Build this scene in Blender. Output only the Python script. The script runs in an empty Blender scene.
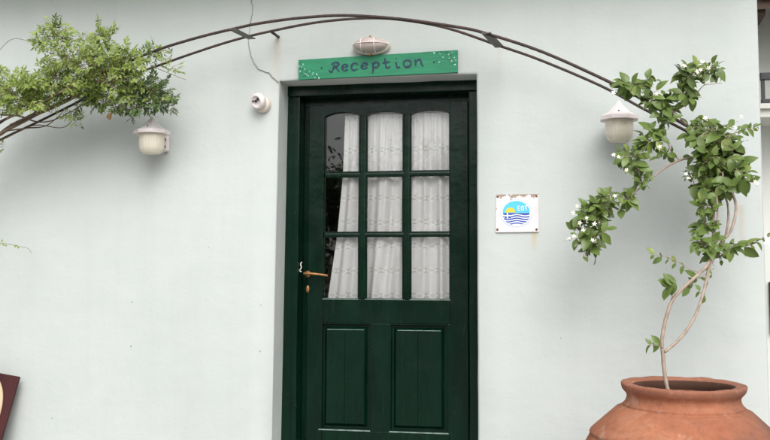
import bpy, bmesh, math, random
from mathutils import Vector, Matrix, noise
random.seed(11)
R = math.radians
sc = bpy.context.scene
COL = sc.collection

# ------------------------------------------------------------------ camera
F = 1000.0
Zc = Vector((48, 11000, -1000)).normalized()
Xc = Vector((5000, 69, 1000)); Xc = (Xc - Zc * Xc.dot(Zc)).normalized()
Yc = Zc.cross(Xc)
M3 = Matrix((Xc, Yc, Zc))              # camera -> world
CAM = Vector((1.0, -5.0, 1.08))
cd = bpy.data.cameras.new('camera'); cam = bpy.data.objects.new('camera', cd); COL.objects.link(cam)
cam.matrix_world = Matrix.Translation(CAM) @ M3.to_4x4()
cd.sensor_width = 36; cd.lens = F / 770 * 36; cd.shift_y = -30 / 770
cd.clip_start = .05; cd.clip_end = 500
sc.camera = cam

def P(px, py, y=0.0):
    "point of the plane at depth y that the photograph shows at pixel px, py"
    d = M3 @ Vector((px - 385, 190 - py, -F))
    return CAM + d * ((y - CAM.y) / d.y)

# ------------------------------------------------------------------ materials
class NT:
    def __init__(s, name):
        s.m = bpy.data.materials.new(name); s.m.use_nodes = True
        s.t = s.m.node_tree; s.n = s.t.nodes; s.l = s.t.links
        s.b = s.n['Principled BSDF']; s.out = s.n['Material Output']
    def node(s, typ, **kw):
        x = s.n.new(typ)
        for k, v in kw.items():
            if k in x.inputs and not hasattr(x, k): x.inputs[k].default_value = v
            else: setattr(x, k, v)
        return x
    def link(s, a, b): s.l.new(a, b)
    def coord(s): 
        return s.node('ShaderNodeTexCoord').outputs['Object']
    def noise(s, scale, detail=4, rough=.55, vec=None, dist=0):
        x = s.node('ShaderNodeTexNoise'); x.inputs['Scale'].default_value = scale
        x.inputs['Detail'].default_value = detail; x.inputs['Roughness'].default_value = rough
        x.inputs['Distortion'].default_value = dist
        s.link(vec if vec else s.coord(), x.inputs['Vector']); return x.outputs['Fac']
    def mapping(s, scale, loc=(0,0,0)):
        x = s.node('ShaderNodeMapping'); x.inputs['Scale'].default_value = scale; x.inputs['Location'].default_value = loc
        s.link(s.coord(), x.inputs['Vector']); return x.outputs['Vector']
    def ramp(s, fac, stops):
        x = s.node('ShaderNodeValToRGB'); e = x.color_ramp.elements
        while len(e) < len(stops): e.new(.5)
        for el, (p, c) in zip(e, stops):
            el.position = p; el.color = (c, c, c, 1) if isinstance(c, (int, float)) else (*c, 1)
        s.link(fac, x.inputs['Fac']); return x.outputs['Color']
    def mix(s, fac, a, b, mode='MIX'):
        x = s.node('ShaderNodeMix', data_type='RGBA', blend_type=mode)
        for sock, v in ((x.inputs[0], fac), (x.inputs[6], a), (x.inputs[7], b)):
            if isinstance(v, bpy.types.NodeSocket): s.link(v, sock)
            elif isinstance(v, (int, float)): sock.default_value = v
            else: sock.default_value = (*v, 1)
        return x.outputs[2]
    def math(s, op, a, b=0.0, c=None):
        x = s.node('ShaderNodeMath', operation=op)
        for i, v in enumerate((a, b, c)):
            if v is None: continue
            if isinstance(v, bpy.types.NodeSocket): s.link(v, x.inputs[i])
            else: x.inputs[i].default_value = v
        return x.outputs[0]
    def bump(s, h, strength=.3, dist=.01, prev=None):
        x = s.node('ShaderNodeBump'); x.inputs['Strength'].default_value = strength
        x.inputs['Distance'].default_value = dist; s.link(h, x.inputs['Height'])
        if prev: s.link(prev, x.inputs['Normal'])
        return x.outputs['Normal']
    def fin(s, color=None, rough=.6, normal=None, metal=0, spec=.5):
        for k, v in (('Base Color', color), ('Roughness', rough), ('Metallic', metal), ('Specular IOR Level', spec), ('Normal', normal)):
            if v is None: continue
            if isinstance(v, bpy.types.NodeSocket): s.link(v, s.b.inputs[k])
            elif isinstance(v, (int, float)): s.b.inputs[k].default_value = v
            else: s.b.inputs[k].default_value = (*v, 1)
        return s.m

def mottled(name, c1, c2, scale=8, rough=.6, bump=.15, bdist=.003, bscale=60, metal=0, detail=5, spec=.4):
    t = NT(name)
    c = t.mix(t.ramp(t.noise(scale, detail), [(.3, 0), (.7, 1)]), c1, c2)
    return t.fin(c, rough, t.bump(t.noise(bscale, 4), bump, bdist), metal, spec)

def wall_material():
    t = NT('painted_render')
    n1 = t.ramp(t.noise(.9, 5, .6), [(.3, 0), (.72, 1)])
    n2 = t.ramp(t.noise(7, 6, .65), [(.3, 0), (.75, 1)])
    c = t.mix(n1, (.500, .545, .533), (.578, .612, .596))
    c = t.mix(t.math('MULTIPLY', n2, .35), c, (.505, .545, .535))
    tp_ = t.ramp(t.noise(1, 6, .7, t.mapping((1.7, 1, 4.2), (4, 0, 2)), .6), [(.44, 0), (.60, 1)])
    c = t.mix(t.math('MULTIPLY', tp_, .22), c, (.60, .625, .60))
    # soft vertical weather streaks
    st = t.ramp(t.noise(1, 5, .6, t.mapping((9, 1, .55))), [(.5, 0), (.78, 1)])
    c = t.mix(t.math('MULTIPLY', st, .16), c, (.43, .45, .41))
    # dirty splash zone near the ground
    sep = t.node('ShaderNodeSeparateXYZ'); t.link(t.coord(), sep.inputs[0])
    x, z = sep.outputs[0], sep.outputs[2]
    low = t.math('SMOOTH_MIN', 1.0, t.math('MAXIMUM', t.math('MULTIPLY', t.math('SUBTRACT', 1.15, z), .8), 0.0), .2)
    c = t.mix(t.math('MULTIPLY', low, t.math('MULTIPLY', t.ramp(t.noise(2.6, 6, .7), [(.35, 0), (.8, 1)]), .3)), c, (.46, .445, .41))
    # rust runs: below a bracket, below the plaque, by the jasmine, and greyer runs under a tie strip and the left lantern
    def run(col, x0, z0, w, length, k):
        nonlocal c
        wob = t.math('MULTIPLY', t.math('SUBTRACT', t.noise(14, 2), .5), .02)
        g = t.math('DIVIDE', t.math('ADD', t.math('SUBTRACT', x, x0), wob), w)
        g = t.math('POWER', 2.718, t.math('MULTIPLY', t.math('MULTIPLY', g, g), -1.0))
        dz = t.math('DIVIDE', t.math('SUBTRACT', z0, z), length)
        a = t.math('MULTIPLY', t.math('GREATER_THAN', dz, 0.0), t.math('MAXIMUM', t.math('SUBTRACT', 1.0, dz), 0.0))
        c = t.mix(t.math('MULTIPLY', t.math('MULTIPLY', g, a), k), c, col)
    p = P(277, 38); run((.50, .36, .19), p.x, p.z, .018, .3, .35)
    p = P(534, 233); run((.54, .38, .13), p.x, p.z, .014, .10, .55)
    p = P(741, 205); run((.48, .38, .26), p.x, p.z, .014, .35, .4)
    p = P(499, 45); run((.42, .38, .31), p.x, p.z, .02, .35, .18)
    p = P(150, 152); run((.38, .40, .35), p.x, p.z, .07, .35, .35)
    f1 = t.noise(55, 5, .6); f2 = t.noise(5, 3); f3 = t.noise(1, 4, .6, t.mapping((3, 1, 26)))
    nn = t.bump(f2, .30, .016); nn = t.bump(f3, .13, .005, nn); nn = t.bump(f1, .24, .003, nn); nn = t.bump(t.ramp(t.noise(13, 5, .7, None, 1.2), [(.45, 0), (.62, 1)]), .10, .002, nn)
    return t.fin(c, .72, nn, spec=.25)

def door_paint(name, c1, c2):
    t = NT(name)
    c = t.mix(t.ramp(t.noise(5, 5, .6, t.mapping((3, 3, .6))), [(.3, 0), (.75, 1)]), c1, c2)
    # chips where bare wood shows
    chip = t.ramp(t.noise(48, 3, .6), [(.735, 0), (.75, 1)])
    c = t.mix(t.math('MULTIPLY', chip, .5), c, (.10, .09, .06))
    wear = t.ramp(t.noise(1, 5, .75, t.mapping((30, 30, 2.2))), [(.60, 0), (.68, 1)])
    c = t.mix(t.math('MULTIPLY', wear, .40), c, (.010, .045, .030))
    g = t.noise(1, 5, .6, t.mapping((150, 150, 5)))
    nn = t.bump(g, .4, .002); nn = t.bump(t.noise(11, 4), .4, .006, nn)
    rr = t.ramp(t.noise(6, 4), [(.3, .14), (.7, .32)])
    return t.fin(c, rr, nn, spec=.24)

POT_H = P(683, 383.5, -.82).z
def terracotta():
    t = NT('terracotta')
    c = t.mix(t.ramp(t.noise(3.5, 6, .6), [(.3, 0), (.7, 1)]), (.29, .102, .055), (.46, .185, .098))
    c = t.mix(t.math('MULTIPLY', t.ramp(t.noise(38, 5, .7), [(.42, 0), (.70, 1)]), .55), c, (.21, .085, .055))
    c = t.mix(t.math('MULTIPLY', t.ramp(t.noise(7, 8, .75, None, 1.0), [(.50, 0), (.62, 1)]), .30), c, (.50, .27, .17))
    c = t.mix(t.math('MULTIPLY', t.ramp(t.noise(150, 3, .6), [(.66, 0), (.74, 1)]), .6), c, (.10, .05, .04))
    sep = t.node('ShaderNodeSeparateXYZ'); t.link(t.coord(), sep.inputs[0])
    # sooty patch burnt into the right shoulder
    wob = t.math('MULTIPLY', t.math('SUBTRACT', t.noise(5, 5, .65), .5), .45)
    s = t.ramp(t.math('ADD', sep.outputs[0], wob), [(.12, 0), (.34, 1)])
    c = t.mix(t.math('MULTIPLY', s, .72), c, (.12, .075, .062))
    # handled, darker rim
    rz = t.ramp(t.math('ADD', sep.outputs[2], t.math('MULTIPLY', t.math('SUBTRACT', t.noise(14, 5, .7), .5), .05)), [(POT_H - .045, 0), (POT_H - .02, 1)])
    c = t.mix(t.math('MULTIPLY', rz, .45), c, (.25, .115, .08))
    rad = t.math('SQRT', t.math('ADD', t.math('MULTIPLY', sep.outputs[0], sep.outputs[0]), t.math('MULTIPLY', sep.outputs[1], sep.outputs[1])))
    # darker clay inside the mouth
    c = t.mix(t.math('MULTIPLY', t.math('LESS_THAN', rad, .199), t.math('LESS_THAN', sep.outputs[2], POT_H - .006)), c, (.085, .042, .028))
    # pale lime bloom
    w = t.ramp(t.noise(9, 7, .75), [(.57, 0), (.68, 1)])
    c = t.mix(t.math('MULTIPLY', w, .38), c, (.66, .45, .36))
    w = t.ramp(t.noise(1, 6, .7, t.mapping((26, 26, 5))), [(.70, 0), (.74, 1)])
    c = t.mix(t.math('MULTIPLY', w, .3), c, (.72, .6, .52))
    nn = t.bump(t.noise(1, 4, .6, t.mapping((2, 2, 60))), .2, .004); nn = t.bump(t.noise(70, 6, .75), .5, .004, nn)
    return t.fin(c, .82, nn, spec=.25)

def leaf_material(name, dark, light, under, yellow=None, rough=.35, trans=.25):
    t = NT(name)
    geo = t.node('ShaderNodeNewGeometry')
    r = geo.outputs['Random Per Island']
    stops = [(0, dark), (.34, tuple(a * .72 + b * .28 for a, b in zip(dark, light))), (.72, tuple(a * .4 + b * .6 for a, b in zip(dark, light))), (.93, light)]
    if yellow: stops.append((.97, yellow))
    c = t.ramp(r, stops)
    c = t.mix(t.math('MULTIPLY', t.ramp(t.noise(60, 3), [(.35, 0), (.7, 1)]), .14), c, tuple(x * 1.5 for x in light))
    c = t.mix(t.math('MULTIPLY', geo.outputs['Backfacing'], .7), c, under)
    t.fin(c, rough, spec=.5)
    tr = t.node('ShaderNodeBsdfTranslucent'); t.link(t.mix(.5, c, under), tr.inputs['Color'])
    ms = t.node('ShaderNodeMixShader'); ms.inputs[0].default_value = trans
    t.link(t.b.outputs[0], ms.inputs[1]); t.link(tr.outputs[0], ms.inputs[2]); t.link(ms.outputs[0], t.out.inputs[0])
    return t.m

def curtain_material():
    t = NT('net_curtain_cloth')
    sep = t.node('ShaderNodeSeparateXYZ'); t.link(t.coord(), sep.inputs[0])
    x, z = sep.outputs[0], sep.outputs[2]
    # woven bands every 0.135 m below z 1.82 : eye shaped motifs
    z = t.math('ADD', z, t.math('MULTIPLY', t.math('SUBTRACT', t.noise(5, 3), .5), .034))
    ph = t.math('DIVIDE', t.math('SUBTRACT', 1.8555, z), .131)
    fr = t.math('SUBTRACT', t.math('FRACT', ph), .5)
    eye = t.math('ABSOLUTE', t.math('SINE', t.math('ADD', t.math('MULTIPLY', x, 52.0), t.math('MULTIPLY', t.noise(9, 2), 2.2))))
    edge = t.math('SUBTRACT', t.math('MULTIPLY', eye, .13), t.math('ABSOLUTE', fr))
    inner = t.math('GREATER_THAN', edge, .0)
    rim = t.math('MULTIPLY', inner, t.math('ADD', .45, t.math('MULTIPLY', .55, t.math('LESS_THAN', edge, .06))))
    band = t.math('LESS_THAN', t.math('ABSOLUTE', fr), .10)
    top = t.math('LESS_THAN', z, 1.86)
    rim = t.math('MULTIPLY', rim, top); band = t.math('MULTIPLY', band, top)
    weave = t.noise(1, 2, .5, t.mapping((500, 500, 60)))
    c = t.mix(t.math('MULTIPLY', weave, .35), (.94, .92, .93), (.88, .86, .87))
    c = t.mix(t.math('MULTIPLY', band, .55), c, (.58, .55, .56))
    c = t.mix(t.math('MULTIPLY', rim, .9), c, (.97, .97, .96))
    t.fin(c, .9, t.bump(t.noise(1, 3, .5, t.mapping((120, 120, 8))), .3, .003), spec=.1)
    tr = t.node('ShaderNodeBsdfTranslucent'); t.link(c, tr.inputs['Color'])
    m1 = t.node('ShaderNodeMixShader'); m1.inputs[0].default_value = .12
    t.link(t.b.outputs[0], m1.inputs[1]); t.link(tr.outputs[0], m1.inputs[2])
    tp = t.node('ShaderNodeBsdfTransparent'); m2 = t.node('ShaderNodeMixShader')
    op = t.math('SUBTRACT', .05, t.math('MULTIPLY', rim, .05))
    t.link(op, m2.inputs[0]); t.link(m1.outputs[0], m2.inputs[1]); t.link(tp.outputs[0], m2.inputs[2])
    t.link(m2.outputs[0], t.out.inputs[0]); return t.m

def glass_material():
    t = NT('window_glass')
    fr = t.node('ShaderNodeFresnel'); fr.inputs[0].default_value = 1.5
    nn = t.bump(t.noise(3.5, 2), .12, .006); t.link(nn, fr.inputs['Normal'])
    g = t.node('ShaderNodeBsdfGlossy'); g.inputs['Roughness'].default_value = .015; t.link(nn, g.inputs['Normal'])
    g.inputs['Color'].default_value = (.95, .97, .96, 1)
    tp = t.node('ShaderNodeBsdfTransparent'); tp.inputs[0].default_value = (.985, .99, .985, 1)
    m = t.node('ShaderNodeMixShader')
    t.link(t.math('MINIMUM', t.math('MULTIPLY', fr.outputs[0], 1.0), 1.0), m.inputs[0])
    t.link(tp.outputs[0], m.inputs[1]); t.link(g.outputs[0], m.inputs[2]); t.link(m.outputs[0], t.out.inputs[0])
    return t.m

def sign_material():
    t = NT('green_sign_paint')
    c = t.mix(t.ramp(t.noise(1, 6, .65, t.mapping((7, 7, 60))), [(.3, 0), (.72, 1)]), (.010, .175, .085), (.024, .255, .125))
    c = t.mix(t.math('MULTIPLY', t.ramp(t.noise(9, 5, .6), [(.5, 0), (.8, 1)]), .5), c, (.010, .135, .07))
    c = t.mix(t.math('MULTIPLY', t.ramp(t.noise(22, 4, .7, t.mapping((1, 1, 1), (3, 1, 7))), [(.66, 0), (.74, 1)]), .4), c, (.09, .36, .22))
    return t.fin(c, .45, t.bump(t.noise(1, 5, .6, t.mapping((6, 6, 130))), .5, .002), spec=.4)

def plaque_material():
    t = NT('weathered_plaque_paint')
    c = t.mix(t.ramp(t.noise(16, 5, .6), [(.35, 0), (.7, 1)]), (.80, .74, .76), (.70, .66, .67))
    sep = t.node('ShaderNodeSeparateXYZ'); t.link(t.coord(), sep.inputs[0])
    top = t.math('MULTIPLY', t.math('MAXIMUM', t.math('SUBTRACT', sep.outputs[2], .045), 0.0), 4.2)
    pe = t.ramp(t.math('ADD', t.noise(26, 6, .65), top), [(.655, 0), (.70, 1)])
    c = t.mix(pe, c, (.33, .26, .19))
    return t.fin(c, .5, t.bump(t.noise(40, 4), .2, .002), spec=.4)

def ribbed_plastic(name, c1, c2):
    t = NT(name)
    c = t.mix(t.ramp(t.noise(14, 5, .65), [(.35, 0), (.72, 1)]), c1, c2)
    t.fin(c, .35, t.bump(t.noise(60, 3), .15, .001), spec=.5)
    t.b.inputs['Subsurface Weight'].default_value = .25
    t.b.inputs['Subsurface Radius'].default_value = (.03, .028, .025)
    t.b.inputs['Subsurface Scale'].default_value = .5
    return t.m

def concrete():
    t = NT('concrete_paving')
    br = t.node('ShaderNodeTexBrick'); t.link(t.mapping((1, 1, 1)), br.inputs['Vector'])
    br.offset = 0; br.inputs['Scale'].default_value = 1.6; br.inputs['Mortar Size'].default_value = .01
    br.inputs['Color1'].default_value = (.34, .33, .31, 1); br.inputs['Color2'].default_value = (.30, .29, .275, 1)
    br.inputs['Mortar'].default_value = (.10, .095, .085, 1); br.inputs['Brick Width'].default_value = .65; br.inputs['Row Height'].default_value = .65
    c = t.mix(t.math('MULTIPLY', t.noise(3, 6, .65), .5), br.outputs[0], (.23, .22, .205))
    return t.fin(c, .85, t.bump(t.noise(50, 5), .3, .004), spec=.3)

M = dict(
    wall=wall_material(),
    frame=door_paint('dark_green_frame_paint', (.0007, .0110, .0060), (.0020, .0200, .0108)),
    leaf=door_paint('dark_green_door_paint', (.0005, .0088, .0048), (.0014, .0175, .0094)),
    glass=glass_material(), curtain=curtain_material(), sign=sign_material(), plaque=plaque_material(), clay=terracotta(),
    highlight=mottled('grey_green_highlight', (.09, .14, .12), (.26, .33, .30), 26, .8, .2, .002, 80),  # sky sheen on the door ledges, put into a paler colour
    inner=mottled('room_plaster', (.30, .28, .25), (.36, .33, .3), 3, .9),
    brass=mottled('tarnished_brass', (.30, .15, .06), (.42, .22, .09), 20, .38, .1, .001, 90, .75),
    iron=mottled('rusty_black_iron', (.030, .030, .033), (.085, .048, .034), 26, .6, .5, .002, 120, .3),
    zinc=mottled('dull_steel_strip', (.085, .085, .075), (.17, .155, .13), 14, .6, .3, .002, 70, .4),
    white=mottled('aged_white_plastic', (.74, .66, .65), (.84, .78, .77), 9, .4, .1, .001, 60),
    cream=mottled('yellowed_plastic', (.66, .58, .48), (.76, .69, .61), 9, .4, .1, .001, 60),
    jar=ribbed_plastic('frosted_cream_glass', (.66, .61, .49), (.76, .72, .61)),
    lens=ribbed_plastic('dusty_pinkish_glass', (.46, .39, .36), (.58, .50, .46)),
    dark=mottled('black_plastic', (.015, .014, .014), (.03, .025, .025), 20, .35),
    navy=mottled('navy_brush_paint', (.008, .020, .055), (.014, .045, .085), 60, .5),
    petalpaint=mottled('pale_dab_paint', (.25, .52, .40), (.48, .68, .58), 60, .6),
    darkdab=mottled('dark_green_dab_paint', (.012, .12, .07), (.02, .16, .10), 60, .6),
    rust=mottled('rust', (.26, .13, .075), (.16, .08, .05), 50, .85, .5, .002, 150),
    hole=mottled('dark_crack', (.24, .24, .225), (.36, .36, .34), 50, .9),
    bark=mottled('pale_brown_bark', (.27, .20, .155), (.44, .35, .28), 30, .8, .6, .003, 90),
    vinebark=mottled('grey_brown_bark', (.12, .085, .06), (.23, .17, .12), 30, .8, .6, .003, 90),
    soil=mottled('dry_soil', (.06, .038, .025), (.11, .07, .045), 30, .95, .8, .01, 40),
    petal=mottled('white_petal', (.74, .72, .62), (.84, .83, .76), 30, .6, .05),
    petalpink=mottled('pale_pink_petal', (.85, .72, .76), (.92, .84, .86), 30, .6, .05),
    pistil=mottled('pale_yellow_pistil', (.7, .6, .25), (.8, .7, .35), 30, .6, .05),
    jasmine=leaf_material('jasmine_leaf', (.005, .019, .004), (.150, .230, .030), (.17, .25, .065), (.40, .42, .09)),
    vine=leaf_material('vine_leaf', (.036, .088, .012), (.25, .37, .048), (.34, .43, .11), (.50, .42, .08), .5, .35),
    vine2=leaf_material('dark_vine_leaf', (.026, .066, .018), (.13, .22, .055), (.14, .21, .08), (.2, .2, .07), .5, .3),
    deadleaf=mottled('dry_leaf', (.25, .15, .06), (.34, .2, .09), 30, .8),
    red=mottled('dark_red_paint', (.038, .006, .007), (.062, .009, .009), 8, .6, .2, .002, 50),
    ovalcream=mottled('cream_paint', (.47, .36, .22), (.60, .48, .32), 6, .6, .2, .002, 60),
    tile=mottled('clay_roof_tile', (.20, .065, .035), (.34, .13, .075), 5, .85, .4, .004, 40),
    wood=mottled('dark_brown_wood', (.045, .026, .018), (.075, .045, .03), 8, .7, .4, .003, 50),
    ground=concrete(),
    nwall=mottled('neighbour_render', (.60, .61, .58), (.68, .69, .66), 2, .8, .3, .004, 50),
    rail=mottled('dark_grey_rail_paint', (.020, .022, .028), (.04, .042, .05), 12, .45),
    slab=mottled('pale_slab_paint', (.55, .54, .50), (.64, .63, .58), 4, .8),
    tree=leaf_material('tree_leaf', (.018, .045, .012), (.06, .11, .03), (.08, .13, .04), None, .5, .2),
)
def flat(name, c, rough=.45):
    return mottled(name, tuple(x * .92 for x in c), c, 80, rough, .03)
M.update(pcyan=flat('cyan_print', (.10, .58, .80)), pblue=flat('blue_print', (.045, .09, .42)), pyellow=flat('yellow_print', (.80, .60, .05)),
         pwhite=flat('white_print', (.80, .82, .88)), pring=flat('pale_blue_print', (.50, .60, .84)))

# ------------------------------------------------------------------ mesh helpers
def box(bm, x0, x1, y0, y1, z0, z1, bev=0, warp=0):
    b = bmesh.new()
    bmesh.ops.create_cube(b, size=1)
    for v in b.verts:
        v.co = Vector(((x0 + x1) / 2 + v.co.x * (x1 - x0), (y0 + y1) / 2 + v.co.y * (y1 - y0), (z0 + z1) / 2 + v.co.z * (z1 - z0)))
    if bev: bmesh.ops.bevel(b, geom=b.edges[:], offset=bev, segments=2, profile=.6, affect='EDGES')
    if warp: warped(b, warp)
    join(bm, b)
def warped(b, amp=.0016, step=.09):
    for axis in range(3):
        es = [e for e in b.edges if abs((e.verts[0].co - e.verts[1].co)[axis]) > step * 1.6 and (e.verts[0].co - e.verts[1].co).normalized()[axis] ** 2 > .98]
        if es:
            L_ = max(abs((e.verts[0].co - e.verts[1].co)[axis]) for e in es)
            bmesh.ops.subdivide_edges(b, edges=es, cuts=int(L_ / step), use_grid_fill=True)
    for v in b.verts:
        p = v.co * 5
        v.co += Vector((noise.noise(p), .5 * noise.noise(p + Vector((9, 0, 0))), noise.noise(p + Vector((0, 9, 0))))) * amp
def join(bm, b, mat=None):
    if mat: bmesh.ops.transform(b, matrix=mat, verts=b.verts)
    vm = {v: bm.verts.new(v.co) for v in b.verts}
    for f in b.faces:
        try: nf = bm.faces.new([vm[v] for v in f.verts]); nf.smooth = f.smooth
        except ValueError: pass
    b.free()
def tube(bm, pts, rad, seg=8, flat=None, jitter=0):
    "tapering tube through pts; rad a number or a list"
    pts = [Vector(p) for p in pts]; n = len(pts)
    rs = rad if isinstance(rad, (list, tuple)) else [rad] * n
    rings = []; up = Vector((0, -1, 0.01))
    for i, p in enumerate(pts):
        t = (pts[min(i + 1, n - 1)] - pts[max(i - 1, 0)])
        if t.length < 1e-9: t = Vector((0, 0, 1))
        t.normalize(); a = t.cross(up)
        if a.length < .05: a = t.cross(Vector((1, 0, 0)))
        a.normalize(); b = t.cross(a)
        ring = []
        for k in range(seg):
            an = 2 * math.pi * k / seg; r = rs[i] * (1 + random.uniform(-jitter, jitter))
            ring.append(bm.verts.new(p + a * math.cos(an) * r + b * math.sin(an) * r * (flat or 1)))
        rings.append(ring)
    for i in range(n - 1):
        for k in range(seg):
            f = bm.faces.new((rings[i][k], rings[i][(k + 1) % seg], rings[i + 1][(k + 1) % seg], rings[i + 1][k])); f.smooth = True
    bm.faces.new(list(reversed(rings[0]))); bm.faces.new(rings[-1])
def smooth(pts, per=6):
    pts = [Vector(p) for p in pts]; out = []
    q = [pts[0] * 2 - pts[1]] + pts + [pts[-1] * 2 - pts[-2]]
    for i in range(1, len(q) - 2):
        p0, p1, p2, p3 = q[i - 1:i + 3]
        for k in range(per):
            t = k / per
            out.append(.5 * ((2 * p1) + (p2 - p0) * t + (2 * p0 - 5 * p1 + 4 * p2 - p3) * t * t + (3 * p1 - p0 - 3 * p2 + p3) * t ** 3))
    out.append(pts[-1]); return out
def lathe(bm, prof, seg=48, mat=None, sx=1, sy=1, ribs=None, smooth_f=True):
    b = bmesh.new(); rings = []
    for (r, z, *o) in prof:
        if r < 1e-6: rings.append([b.verts.new((0, 0, z))]); continue
        rr = []
        for k in range(seg):
            a = 2 * math.pi * (k + .5) / seg
            q = r * (1 + (ribs[1] * math.cos(a * ribs[0]) if ribs and o else 0))
            rr.append(b.verts.new((q * math.cos(a) * sx, q * math.sin(a) * sy, z)))
        rings.append(rr)
    for A, B in zip(rings, rings[1:]):
        for k in range(seg):
            k2 = (k + 1) % seg
            if len(A) == 1 and len(B) == 1: continue
            vs = (A[0], B[k2], B[k]) if len(A) == 1 else (A[k], A[k2], B[0]) if len(B) == 1 else (A[k], A[k2], B[k2], B[k])
            f = b.faces.new(vs); f.smooth = smooth_f
    bmesh.ops.recalc_face_normals(b, faces=b.faces)
    join(bm, b, mat)
def ribbon(bm, pts, w, y, th=.0012, w_end=None):
    "flat painted stroke lying on the plane at depth y (faces -y)"
    n = len(pts); L = []; Rr = []
    for i, p in enumerate(pts):
        t = pts[min(i + 1, n - 1)] - pts[max(i - 1, 0)]; t.y = 0; t.normalize()
        s = Vector((-t.z, 0, t.x)); ww = (w if not callable(w) else w(i / (n - 1))) / 2
        L.append(p + s * ww); Rr.append(p - s * ww)
    lf = [bm.verts.new((v.x, y - th - i * .00002, v.z)) for i, v in enumerate(L)]; rf = [bm.verts.new((v.x, y - th - i * .00002, v.z)) for i, v in enumerate(Rr)]
    lb = [bm.verts.new((v.x, y, v.z)) for v in L]; rb = [bm.verts.new((v.x, y, v.z)) for v in Rr]
    for i in range(n - 1):
        for q in ((lf[i], lf[i+1], rf[i+1], rf[i]), (lf[i], lb[i], lb[i+1], lf[i+1]), (rf[i], rf[i+1], rb[i+1], rb[i])):
            bm.faces.new(q)
    bm.faces.new((lf[0], rf[0], rb[0], lb[0])); bm.faces.new((lf[-1], lb[-1], rb[-1], rf[-1]))
def slab(bm, pts, y0, y1):
    "polygon in x,z extruded from depth y0 (front) to y1"
    a = [bm.verts.new((p[0], y0, p[1])) for p in pts]; b = [bm.verts.new((p[0], y1, p[1])) for p in pts]
    bm.faces.new(a); bm.faces.new(list(reversed(b))); n = len(pts)
    for i in range(n): bm.faces.new((a[i], b[i], b[(i + 1) % n], a[(i + 1) % n]))
def obj(name, bm, mat, parent=None, loc=None, recalc=True, **props):
    if recalc: bmesh.ops.recalc_face_normals(bm, faces=bm.faces)
    me = bpy.data.meshes.new(name); bm.to_mesh(me); bm.free(); me.materials.append(mat)
    o = bpy.data.objects.new(name, me); COL.objects.link(o)
    if parent is not None:
        o.parent = parent; off = Vector((0, 0, 0)); q = parent
        while q is not None: off += Vector(q.location); q = q.parent
        me.transform(Matrix.Translation(-off))
    for k, v in props.items(): o[k] = v
    return o
def thing(name, label, cat, loc, group=None):
    o = bpy.data.objects.new(name, None); COL.objects.link(o); o.location = loc; o.empty_display_size = .1
    o['label'] = label; o['category'] = cat
    if group: o['group'] = group
    return o
def BM(): return bmesh.new()

# ------------------------------------------------------------------ ground, sky light
bm = BM(); bmesh.ops.create_grid(bm, x_segments=2, y_segments=2, size=90)
obj('ground', bm, M['ground'], kind='structure')

SUN_EL, SUN_AZ = 43, 18        # degrees; azimuth measured from straight out of the wall towards +x
w = bpy.data.worlds.new('World'); sc.world = w; w.use_nodes = True; nt = w.node_tree
bg = nt.nodes['Background']; sky = nt.nodes.new('ShaderNodeTexSky'); sky.sky_type = 'NISHITA'; sky.sun_disc = False
sky.sun_elevation = R(SUN_EL); sky.sun_rotation = R(180 - SUN_AZ); sky.air_density = 1; sky.dust_density = 4; sky.ozone_density = 1
hs = nt.nodes.new('ShaderNodeHueSaturation'); hs.inputs['Saturation'].default_value = .22
nt.links.new(sky.outputs[0], hs.inputs['Color']); nt.links.new(hs.outputs[0], bg.inputs[0]); bg.inputs[1].default_value = .15
sd = bpy.data.lights.new('sun', 'SUN'); sd.energy = .85; sd.angle = R(46); sd.color = (1, .97, .93)
so = bpy.data.objects.new('sun', sd); COL.objects.link(so)
dirv = Vector((math.sin(R(SUN_AZ)) * math.cos(R(SUN_EL)), -math.cos(R(SUN_AZ)) * math.cos(R(SUN_EL)), math.sin(R(SUN_EL))))
so.rotation_euler = dirv.to_track_quat('Z', 'Y').to_euler()

# ------------------------------------------------------------------ the house
XL, XR, ZT = -4.2, 1.832, 2.84           # front wall
OX0, OX1, OZ = -.578, .468, 2.131        # door opening
WD = .30
house = thing('reception_house', 'pale green white rendered house with a dark green half glazed door', 'house', (0, 0, 0))
bm = BM()
def wob(x, z):                            # hand trowelled unevenness of the render
    return .006 * noise.noise(Vector((x * 1.3, 0, z * 1.3))) + .003 * noise.noise(Vector((x * 4, 5, z * 4)))
xs = sorted(set([XL, XL + .01, OX0 - .012, OX0, OX1, OX1 + .012, XR - .018, XR - .006, XR] + [XL + i * .12 for i in range(1, 51) if not any(abs(XL + i * .12 - q) < .05 for q in (OX0, OX1, XR)) and XL + i * .12 < XR]))
zs = sorted(set([0, OZ, OZ + .012, ZT] + [i * .12 for i in range(1, 25) if abs(i * .12 - OZ) > .05]))
V = {}
def wv(x, z):
    if (x, z) not in V:
        y = wob(x, z); inside = OX0 <= x <= OX1 and z <= OZ
        xx, zz = x, z
        if abs(x - XR) < 1e-6: y = .018
        elif abs(x - (XR - .006)) < 1e-6: y = .005
        if x == OX0 and z <= OZ: y = .008; xx = x - .016 * max(0, 1 - z / OZ) + .002 * noise.noise(Vector((0, 0, z * 6)))
        if x == OX1 and z <= OZ: y = .008; xx = x + .002 * noise.noise(Vector((3, 0, z * 6)))
        if z == OZ and OX0 <= x <= OX1: y = .008; zz = z + .0025 * noise.noise(Vector((x * 6, 0, 9)))
        V[(x, z)] = bm.verts.new((xx, y, zz))
    return V[(x, z)]
for a, b in zip(xs, xs[1:]):
    for c, d in zip(zs, zs[1:]):
        if OX0 <= a and b <= OX1 and d <= OZ: continue
        f = bm.faces.new((wv(a, c), wv(b, c), wv(b, d), wv(a, d))); f.smooth = True
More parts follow.
